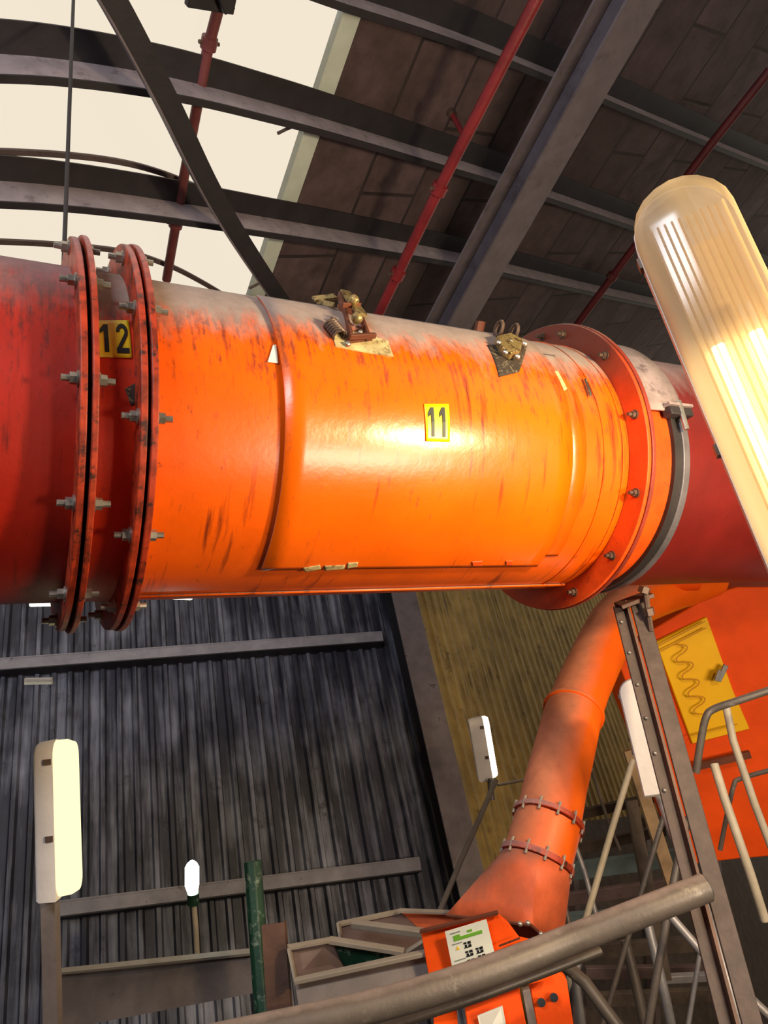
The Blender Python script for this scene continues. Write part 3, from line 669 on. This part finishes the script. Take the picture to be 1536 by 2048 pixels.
# ================================================================ LAMPS
def lamp(name, label, p0, p1, wdt, face, m_face, dep=.07, hdep=.08, cut=True, group=None, tube=False, offs=0, ribs=False):
    a = (p1 - p0); Ln = a.length; a.normalize(); f = (face - a * face.dot(a)).normalized(); w = a.cross(f)
    t = thing(name, label, 'lamp', p1, group)
    def outline(L_, Wd, e0=True, e1=True, n=10):
        r = Wd / 2; pts = []
        if e0: pts += [(r - r * math.sin(math.pi * k / n), -r * math.cos(math.pi * k / n)) for k in range(n + 1)]
        else: pts += [(0, -r), (0, r)]
        if e1: pts += [(L_ - r + r * math.sin(math.pi * k / n), r * math.cos(math.pi * k / n)) for k in range(n + 1)]
        else: pts += [(L_, r), (L_, -r)]
        return pts
    def loft(levels, e0, e1):
        mb = MB(); vs = []; base_ = None
        for (ins, z) in levels:
            o = outline(Ln - 2 * ins, wdt - 2 * ins, e0, e1); vs += [p0 + a * (x + ins) + w * y + f * z for x, y in o]; n = len(o)
        fs = [(i * n + k, i * n + (k + 1) % n, (i + 1) * n + (k + 1) % n, (i + 1) * n + k) for i in range(len(levels) - 1) for k in range(n)]
        fs += [tuple(range(n)), tuple(range(len(vs) - 1, len(vs) - n - 1, -1))]
        return mb.add(vs, fs)
    obj('housing', loft([(.012, -hdep), (.004, -hdep * .85), (0, -.01), (0, 0)], True, not cut), m_white_h, t)
    if tube:
        # clear ribbed diffuser with a lit tube and reflector tray inside
        obj('reflector_tray', MB().bar(p0 + a * (wdt * .75) + f * .012, p1 - a * .05 + f * .012, wdt * .62, .012, f), m_tray, t)
        for sgn in (-.17, .17):
            obj('fluorescent_tube', MB().tube([p0 + a * (wdt * 1.9) + w * (wdt * sgn) + f * .035, p1 - a * .08 + w * (wdt * sgn) + f * .035], .013, 12), m_tube, t)
            obj('tube_holder', MB().tube([p0 + a * (wdt * 1.6) + w * (wdt * sgn) + f * .035, p0 + a * (wdt * 1.9) + w * (wdt * sgn) + f * .035], .016, 12), m_white_h, t)
        df = obj('diffuser', loft([(.002, 0), (.004, dep * .6), (.014, dep * .85), (.032, dep)], True, not cut), m_diff, t)
        rb = MB()
        for k in range(-5, 6):
            y = k * wdt * .07; rb.bar(p0 + a * wdt * .55 + w * y + f * (dep + .002), p1 - a * .05 + w * y + f * (dep + .002), .004, .004, f)
        obj('diffuser_ribs', rb, m_diff, df)
    else:
        obj('diffuser', loft([(.004, 0), (.006, dep * .6), (.02, dep)], True, True), m_face, t)
    for u in (.14, .62):
        for s_ in (-1, 1):
            c = p0 + a * Ln * u + w * (wdt / 2 * s_); obj('clip', MB().bar(c - a * .012 - f * .02, c + a * .012 - f * .02, .012, .03, f), m_dkbolt, t)
    return t
lamp('tube_light', 'large lit ribbed tube light hanging in the foreground at upper right', P(1335, 382, 1.62), P(1700, 1210, 1.35), .205, V(-.25, .25, -1), None, dep=.07, tube=True)
lamp('tube_light', 'grey-backed tube light on a pole beside the rusty support post', P(1264, 1358, 3.75), P(1322, 1592, 3.55), .15, V(.35, -.1, .93), m_tube3, dep=.05, hdep=.07)
obj('lamp_pole', MB().tube([P(1316, 1578, 3.6), P(1342, 1650, 3.55), P(1400, 1790, 3.45), P(1452, 1960, 3.3), P(1500, 2110, 3.2)], .027, 14), m_galv, label='grey tube standing under the grey-backed light beside the rusty post', cat='pole')
lamp('tube_light', 'small narrow tube light in front of the buff wall, lit on its right side', P(963, 1432, 6.4), P(984, 1556, 6.4), .14, V(1, .05, .02), m_tube3, dep=.05, hdep=.12)
lamp('tube_light', 'tall lit tube light at the left edge in front of the corrugated wall', P(114, 1478, 3.3), P(122, 1795, 3.15), .15, V(1, 0, .13), m_tube2, dep=.075, hdep=.08)
obj('lamp_bracket', MB().bar(P(100, 1785, 3.2), P(106, 2060, 3.1), .06, .05, V(0, 0, 1)), m_plate, label='grey upright carrying the tall lit tube light at left edge', cat='bracket')
# distant strip lights seen under the duct
for (a, b, d1, lab) in [((80, 1363), (104, 1362), 6.6, 'tiny pale strip light on the wall at left edge under the upper girt')]:
    lt = thing('strip_light', lab, 'lamp', P(b[0], b[1], d1)); obj('housing', MB().bar(P(a[0] - 30, a[1] - 3, d1), P(b[0], b[1] - 3, d1), .03, .03, V(0, 0, 1)), m_white_h, lt)
    obj('diffuser', MB().bar(P(a[0] - 30, a[1] + 2, d1), P(b[0], b[1] + 2, d1), .035, .03, V(0, 0, 1)), m_white, lt)
for (a, b, d1, lab) in [((60, 1208), (150, 1206), 4.6, 'bright strip light peeping out below the dark red duct at left'), ((335, 1193), (385, 1195), 4.6, 'bright strip light peeping out below the orange duct right of the flanges')]:
    lt = thing('strip_light', lab, 'lamp', P(b[0], b[1], d1))
    obj('housing', MB().bar(P(a[0], a[1] - 10, d1), P(b[0], b[1] - 10, d1), .04, .05, V(0, 0, 1)), m_white_h, lt)
    obj('diffuser', MB().bar(P(a[0], a[1], d1), P(b[0], b[1], d1), .03, .04, V(0, 0, 1)), m_tube3, lt, bevel=.01)
# bulb lamp
bl = thing('work_lamp', 'bright white bulb lamp on a thin pole before the corrugated wall', 'lamp', P(396, 1960, 5.0))
obj('bulb', MB().tube([P(384, 1722, 5.0), P(384, 1727, 5.0), P(384, 1735, 5.0), P(384, 1770, 5.0), P(386, 1786, 5.0)], .046, 16, [.3, .7, 1, 1, .7]), m_bulb, bl)
obj('socket', MB().tube([P(386, 1786, 5.0), P(387, 1808, 5.0)], .04, 12), m_gpost, bl)
obj('pole', MB().tube([P(387, 1800, 5.0), P(392, 1860, 4.98), P(398, 1990, 4.95)], .018, 10), m_cream, bl)

# ================================================================ POLES AND FRAMES
def to_floor(path):
    a, b = path[-2], path[-1]; d = b - a; za, zb = W(a).z, W(b).z
    return path + [b + d * (zb / (za - zb))]
def pole(pts, r, m, label, name='scaffold_pole', cat='pole', ext=None):
    path = [P(*p) for p in pts]
    if ext or (ext is None and pts[-1][1] > 1955): path = to_floor(path)
    return obj(name, MB().tube(path, r, 12), m, label=label, cat=cat)
    return obj(name, MB().tube([P(*p) for p in pts], r, 12), m, label=label, cat=cat)
pole([(1266, 1520, 5.2), (1225, 1655, 5.0), (1165, 1862, 4.7), (1130, 1990, 4.6)], .021, m_cream, 'pale slanting pole from under the grey-backed light down to the handrail')
obj('timber_prop', MB().bar(P(1258, 1500, 5.5), P(1352, 1790, 5.3), .085, .06, V(0, 0, 1)), m_tan, label='tan wooden prop leaning right of the pale slanting pole', cat='prop')
obj('timber_prop', MB().bar(P(1262, 1600, 5.9), P(1330, 1960, 5.6), .09, .05, V(0, 0, 1)), m_timber, label='dark grey-brown prop behind the tan wooden prop', cat='prop')
pole([(1330, 1625, 5.0), (1284, 1780, 4.9), (1255, 1880, 4.8), (1208, 2040, 4.7)], .017, m_rail, 'thin brown pole crossing the tan wooden prop')
pole([(1376, 1635, 4.4), (1352, 1740, 4.3), (1335, 1830, 4.2), (1298, 2040, 4.1)], .022, m_rail, 'grey-brown pole crossing the lamp tube left of the rusty post')
pole([(1335, 1825, 4.0), (1400, 1900, 3.9), (1500, 1995, 3.8)], .022, m_galv, 'grey diagonal pole running down to the lower right corner')
pole([(1295, 1845, 4.9), (1330, 1990, 4.7), (1345, 2060, 4.7)], .030, m_galv, 'short grey pole emerging below the handrail')
pole([(1130, 1930, 4.3), (1170, 1965, 4.2), (1225, 2040, 4.1)], .036, m_rail, 'thick slanting pole right of the lower orange box')
pole([(1165, 1880, 4.6), (1150, 1950, 4.5), (1165, 2060, 4.5)], .025, m_galv, 'upright grey pole close to the right side of the lower orange box')
pole([(1250, 1880, 5.4), (1270, 1960, 5.3), (1292, 2060, 5.2)], .036, m_rail, 'broad grey-brown pole between two thin crossing poles below the handrail')
pole([(1150, 1690, 5.4), (1168, 1740, 5.3), (1192, 1830, 5.2)], .018, m_galv, 'short grey pole immediately right of the branch pipe foot')
pole([(1128, 1806, 4.6), (1145, 1880, 4.5)], .018, m_rail, 'small grey pole beside the hood corner')
pole([(1184, 1540, 5.6), (1215, 1640, 5.6), (1240, 1700, 5.6)], .012, m_rail, 'thin dim pole between the branch pipe and the pale slanting pole')
pole([(1402, 1895, 5.0), (1378, 2040, 4.9)], .016, m_galv, 'thin pole below the grey diagonal pole')
pole([(1398, 1600, 4.6), (1358, 1690, 4.6)], .016, m_cream, 'short pale pole in front of the orange cabinet left of the rusty post')
pole([(1428, 1528, 4.2), (1450, 1600, 4.1), (1500, 1745, 4.0), (1530, 1840, 4)], .024, m_cream, 'cream pole leaning in front of the lower orange cabinet')
pole([(1452, 1412, 4.4), (1466, 1480, 4.35), (1510, 1610, 4.3), (1560, 1740, 4.3)], .022, m_cream, 'cream pole in front of the yellow hatch at the right edge')
obj('bent_rail', MB().tube([P(*p) for p in smoothpath([(1392, 1545, 4.1), (1402, 1480, 4.1), (1412, 1435, 4.1), (1428, 1418, 4.1), (1480, 1400, 4.05), (1600, 1360, 4.0)], 5)], .02, 12), m_rail, label='bent tube handrail crossing the yellow hatch', cat='rail')
obj('bent_rail', MB().tube([P(*p) for p in smoothpath([(1440, 1700, 4.6), (1456, 1620, 4.6), (1468, 1570, 4.6), (1482, 1557, 4.6), (1560, 1535, 4.5)], 5)], .014, 10), m_rail, label='smaller bent tube handrail low on the orange cabinet', cat='rail')
pole([(992, 1560, 6.2), (962, 1630, 6.0), (920, 1725, 5.7), (868, 1850, 5.4)], .021, m_rail, 'thin brown brace slanting down from the small lamp to the hood')
pole([(980, 1556, 6.35), (984, 1600, 6.3)], .026, m_rail, 'stub bracket under the small narrow tube light', 'lamp_bracket', 'bracket')
pole([(995, 1570, 6.4), (1075, 1555, 6.6)], .012, m_rail, 'thin horizontal rod from the small lamp to the branch pipe')

# timber boards and stair treads behind the poles
brd = [((1110, 1640), (1330, 1590), 8.0, .09, m_timber), ((1105, 1708), (1330, 1660), 7.9, .10, m_timber), ((1120, 1745), (1350, 1715), 7.6, .16, m_teal), ((1120, 1800), (1370, 1765), 7.2, .11, m_plate2),
       ((1130, 1838), (1300, 1826), 6.9, .10, m_teal), ((1150, 1905), (1480, 1880), 6.6, .12, m_timber), ((1170, 1945), (1480, 1940), 6.4, .09, m_plate2), ((1170, 2000), (1500, 1985), 6.2, .10, m_timber), ((1320, 1958), (1470, 1950), 5.6, .05, m_galv)]
bl_ = ['topmost dark board behind the poles, right of the branch pipe', 'second dark board down behind the poles', 'teal-grey board seen between the slanting poles', 'brown rail board just under the teal-grey board', 'lower teal-grey board above the handrail', 'dark board right below the handrail', 'brown board under the handrail at lower right', 'lowest dark board at the bottom right corner', 'narrow grey step edge at lower right']
for (a, b, dd, hgt, m_), lab in zip(brd, bl_):
    obj('board', MB().bar(P(a[0], a[1], dd), P(b[0], b[1], dd * 1.02), hgt * 1.1, .05, V(0, 0, 1)), m_, label=lab, cat='board', bevel=.004)
# dark rack behind
rk = thing('storage_rack', 'dark steel rack filling the lower right background behind the poles', 'rack', P(1300, 2080, 9))
def rw(x, y, off): return wall(x, y, off, SN, WC)
obj('rack_panel', MB().prism([rw(1095, 1650, .55), rw(1560, 1600, .55), rw(1640, 2300, .55), rw(1095, 2300, .55)], -SN * .05), m_timber, rk)
for x in (1140, 1290, 1430): obj('rack_upright', MB().bar(rw(x, 1640, .65), rw(x + 30, 2250, .65), .1, .08, SN), m_plate2, rk)

# ================================================================ HANDRAILS
hp = smoothpath([(300, 2110, 2.35), (560, 2054, 2.45), (700, 2024, 2.5), (850, 1984, 2.56), (1000, 1934, 2.64), (1150, 1876, 2.74), (1290, 1822, 2.76), (1412, 1775, 2.79)], 5)
hr = thing('handrail', 'thick dusty steel handrail tube curving across the bottom foreground', 'rail', P(*hp[0]))
obj('rail_tube', MB().tube([P(*p) for p in hp], .050, 24), m_rail, hr)
obj('tube_end', MB().tube([P(*hp[-1]), P(*hp[-1]) + (P(*hp[-1]) - P(*hp[-2])).normalized() * .006], .042, 20), m_darkstrut, hr, label='dark open tube end')
obj('lower_rail', MB().tube([P(*p) for p in smoothpath([(700, 2078, 2.7), (840, 2032, 2.75), (950, 1996, 2.8), (1080, 1948, 2.9), (1200, 1902, 3.0)], 5)], .018, 14), m_darkrail, label='thin dark rail running just below the thick handrail', cat='rail')

# ================================================================ STEEL TROUGH AND ORANGE BOXES
tf = thing('steel_trough', 'open grey steel channel trough joined to the orange box', 'trough', P(720, 2000, 3.3))
obj('front_channel', quad([(590, 1968, 3.3), (864, 1908, 3.35), (870, 1960, 3.3), (640, 2025, 3.2), (600, 2030, 3.2)], V(0, 0, .02)), m_plate, tf)
obj('front_lip', MB().bar(P(588, 1963, 3.26), P(864, 1903, 3.3), .02, .03, V(0, 0, 1)), m_lip, tf, bevel=.003)
obj('end_plate', quad([(578, 1898, 3.5), (662, 1882, 3.6), (690, 1942, 3.6), (590, 1962, 3.42)], V(0, 0, .02)), m_plate2, tf)
obj('end_lip', MB().bar(P(576, 1895, 3.48), P(664, 1879, 3.58), .012, .03, V(0, 0, 1)).bar(P(578, 1897, 3.48), P(592, 1964, 3.4), .012, .03, V(0, 0, 1)), m_lip, tf)
obj('cross_channel', MB().bar(P(658, 1880, 3.58), P(808, 1904, 3.5), .022, .04, V(0, 0, 1)), m_lip, tf, bevel=.003)
obj('cross_web', quad([(664, 1888, 3.62), (808, 1912, 3.55), (812, 1938, 3.55), (690, 1948, 3.62)], V(0, 0, .02)), m_gpost, tf)
obj('inner_plate', quad([(678, 1852, 3.9), (800, 1826, 4.1), (845, 1870, 3.8), (845, 1905, 3.7), (812, 1906, 3.7), (682, 1882, 3.8)], V(0, 0, .02)), m_plate2, tf)
obj('rear_lip', MB().bar(P(678, 1848, 3.88), P(802, 1822, 4.08), .012, .03, V(0, 0, 1)).bar(P(677, 1848, 3.88), P(682, 1880, 3.8), .014, .03, V(0, 0, 1)), m_lip, tf)
obj('cross_channel', MB().bar(P(706, 1848, 3.72), P(862, 1868, 3.5), .03, .04, V(0, 0, 1)), m_lip, tf, bevel=.003)
obj('diagonal_stay', MB().bar(P(816, 1908, 3.5), P(852, 1885, 3.45), .03, .03, V(0, 0, 1)), m_plate, tf)

ob = thing('feed_box', 'orange feed box with the white instruction sticker, joined to the trough', 'machine box', P(960, 1990, 3.2))
obj('front_plate', quad([(842, 1866, 3.3), (993, 1828, 3.25), (1018, 1850, 3.22), (1040, 1880, 3.2), (1086, 1890, 3.18), (1100, 1960, 3.15), (868, 2012, 3.2)], V(0, 0, .03)), m_cab, ob, bevel=.003)
obj('top_edge', MB().bar(P(840, 1863, 3.28), P(996, 1825, 3.23), .01, .02, V(0, 0, 1)), m_rust, ob)
obj('rear_plate', quad([(800, 1823, 4.05), (992, 1829, 3.9), (992, 1860, 3.9), (850, 1868, 4.0)], V(0, 0, .02)), m_hood, ob)
obj('rear_lip', MB().bar(P(798, 1821, 4.0), P(990, 1828, 3.86), .01, .03, V(0, 0, 1)), m_lip, ob)
obj('panel_crease', MB().bar(P(998, 1892, 3.18), P(1040, 1876, 3.17), .006, .006, V(0, 0, 1)), m_rust, ob)
# sticker with print
def sp3(u, v, k=0):
    q = [(890, 1864, 3.235), (973, 1839, 3.205), (996, 1934, 3.15), (910, 1962, 3.185)]
    a = [q[0][i] * (1 - u) * (1 - v) + q[1][i] * u * (1 - v) + q[2][i] * u * v + q[3][i] * (1 - u) * v for i in range(3)]
    return P(a[0], a[1], a[2] - k)
def srect(u0, u1, v0, v1, k, th): return MB().prism([sp3(u0, v0, k), sp3(u1, v0, k), sp3(u1, v1, k), sp3(u0, v1, k)], V(0, 0, th))
stk = obj('instruction_sticker', srect(0, 1, 0, 1, .002, .004), m_white, ob, smooth=False, label='white instruction sticker')
g_ = srect(.16, .84, .18, .24, .005, .003); g2 = srect(.16, .32, .13, .20, .005, .003); g3 = srect(.5, .62, .10, .14, .005, .003); g_.add(g2.v, g2.f); g_.add(g3.v, g3.f)
obj('green_bar', g_, m_green, stk, smooth=False)
obj('warning_mark', MB().prism([sp3(.16, .42, .005), sp3(.26, .42, .005), sp3(.21, .345, .005)], V(0, 0, .003)), m_amber, stk, smooth=False)
pg = MB()
for (u, v) in ((.36, .32), (.36, .50), (.60, .50), (.36, .68), (.62, .66)):
    for du, dv, w_, h_ in ((0, 0, .07, .035), (.09, .0, .08, .05), (.02, .05, .05, .06), (.1, .065, .07, .04), (.0, .10, .17, .018)):
        a = srect(u + du, u + du + w_, v + dv, v + dv + h_, .005, .003); pg.add(a.v, a.f)
obj('pictograms', pg, m_black, stk, smooth=False)
tx = MB()
for v in (.07, .29, .62, .80):
    a = srect(.1 if v < .3 else .08, .34, v, v + .012, .005, .003); tx.add(a.v, a.f)
obj('print_lines', tx, m_grey, stk, smooth=False)

ob2 = thing('drive_guard', 'lower orange guard box with two round holes under the handrail', 'machine guard', P(1040, 2100, 3.2))
obj('guard_plate', quad([(1060, 1980, 3.2), (1092, 1952, 3.2), (1118, 1944, 3.2), (1134, 1960, 3.2), (1152, 2080, 3.1), (1080, 2090, 3.1)], V(0, 0, .04)), m_cab, ob2, bevel=.006)
for x, y in ((1083, 2005), (1108, 1995)):
    obj('round_hole', MB().tube([P(x, y, 3.175), P(x, y, 3.14)], .017, 16), m_black, ob2)
obj('divider_strip', quad([(1046, 1985, 3.18), (1060, 1980, 3.18), (1082, 2090, 3.1), (1064, 2090, 3.1)], V(0, 0, .03)), m_plate, ob2)
obj('side_plate', quad([(930, 2022, 3.25), (1040, 1980, 3.2), (1060, 2090, 3.1), (940, 2095, 3.1)], V(0, 0, .04)), m_cab, ob2, bevel=.005)
s2 = obj('guard_sticker', quad([(955, 2032, 3.19), (1005, 2012, 3.17), (1018, 2080, 3.09), (966, 2085, 3.1)], V(0, 0, .004)), m_white, ob2, smooth=False, label='white sticker')
obj('sticker_print', quad([(974, 2034, 3.175), (1000, 2026, 3.16), (1004, 2036, 3.155), (977, 2044, 3.17)], V(0, 0, .004)), m_grey, s2, smooth=False)
obj('side_plate', quad([(868, 2030, 3.3), (914, 2022, 3.3), (918, 2090, 3.2), (868, 2090, 3.2)], V(0, 0, .04)), m_cab, ob2)

# posts at lower left
obj('green_post', MB().sweep([P(505, 1722, 4.2), P(526, 2010, 3.9), P(536, 2120, 3.8)], [(.05 * math.cos(2 * math.pi * k / 8 + .39), .05 * math.sin(2 * math.pi * k / 8 + .39)) for k in range(8)], V(0, 0, 1)), m_gpost, label='chipped green painted steel post left of the brown channel post', cat='post', bevel=.006)
p, q = P(548, 1846, 3.6), P(566, 2110, 3.4)
obj('channel_post', MB().sweep([p, q], [(-.055, -.03), (-.055, .03), (-.043, .03), (-.043, -.018), (.043, -.018), (.043, .03), (.055, .03), (.055, -.03)], V(0, 0, 1)), m_bpost, label='short brown steel channel post beside the green post', cat='post')
gb = thing('side_board', 'flat grey steel board running left from the green post at the bottom', 'board', P(400, 1990, 4.3))
obj('board_plate', quad([(120, 1946, 4.7), (270, 1925, 4.6), (508, 1905, 4.3), (520, 1984, 4.2), (120, 2060, 4.5)], V(0, 0, .03)), m_plate, gb)
obj('board_lip', MB().bar(P(120, 1943, 4.68), P(508, 1903, 4.28), .014, .05, V(0, 0, 1)), m_lip, gb)
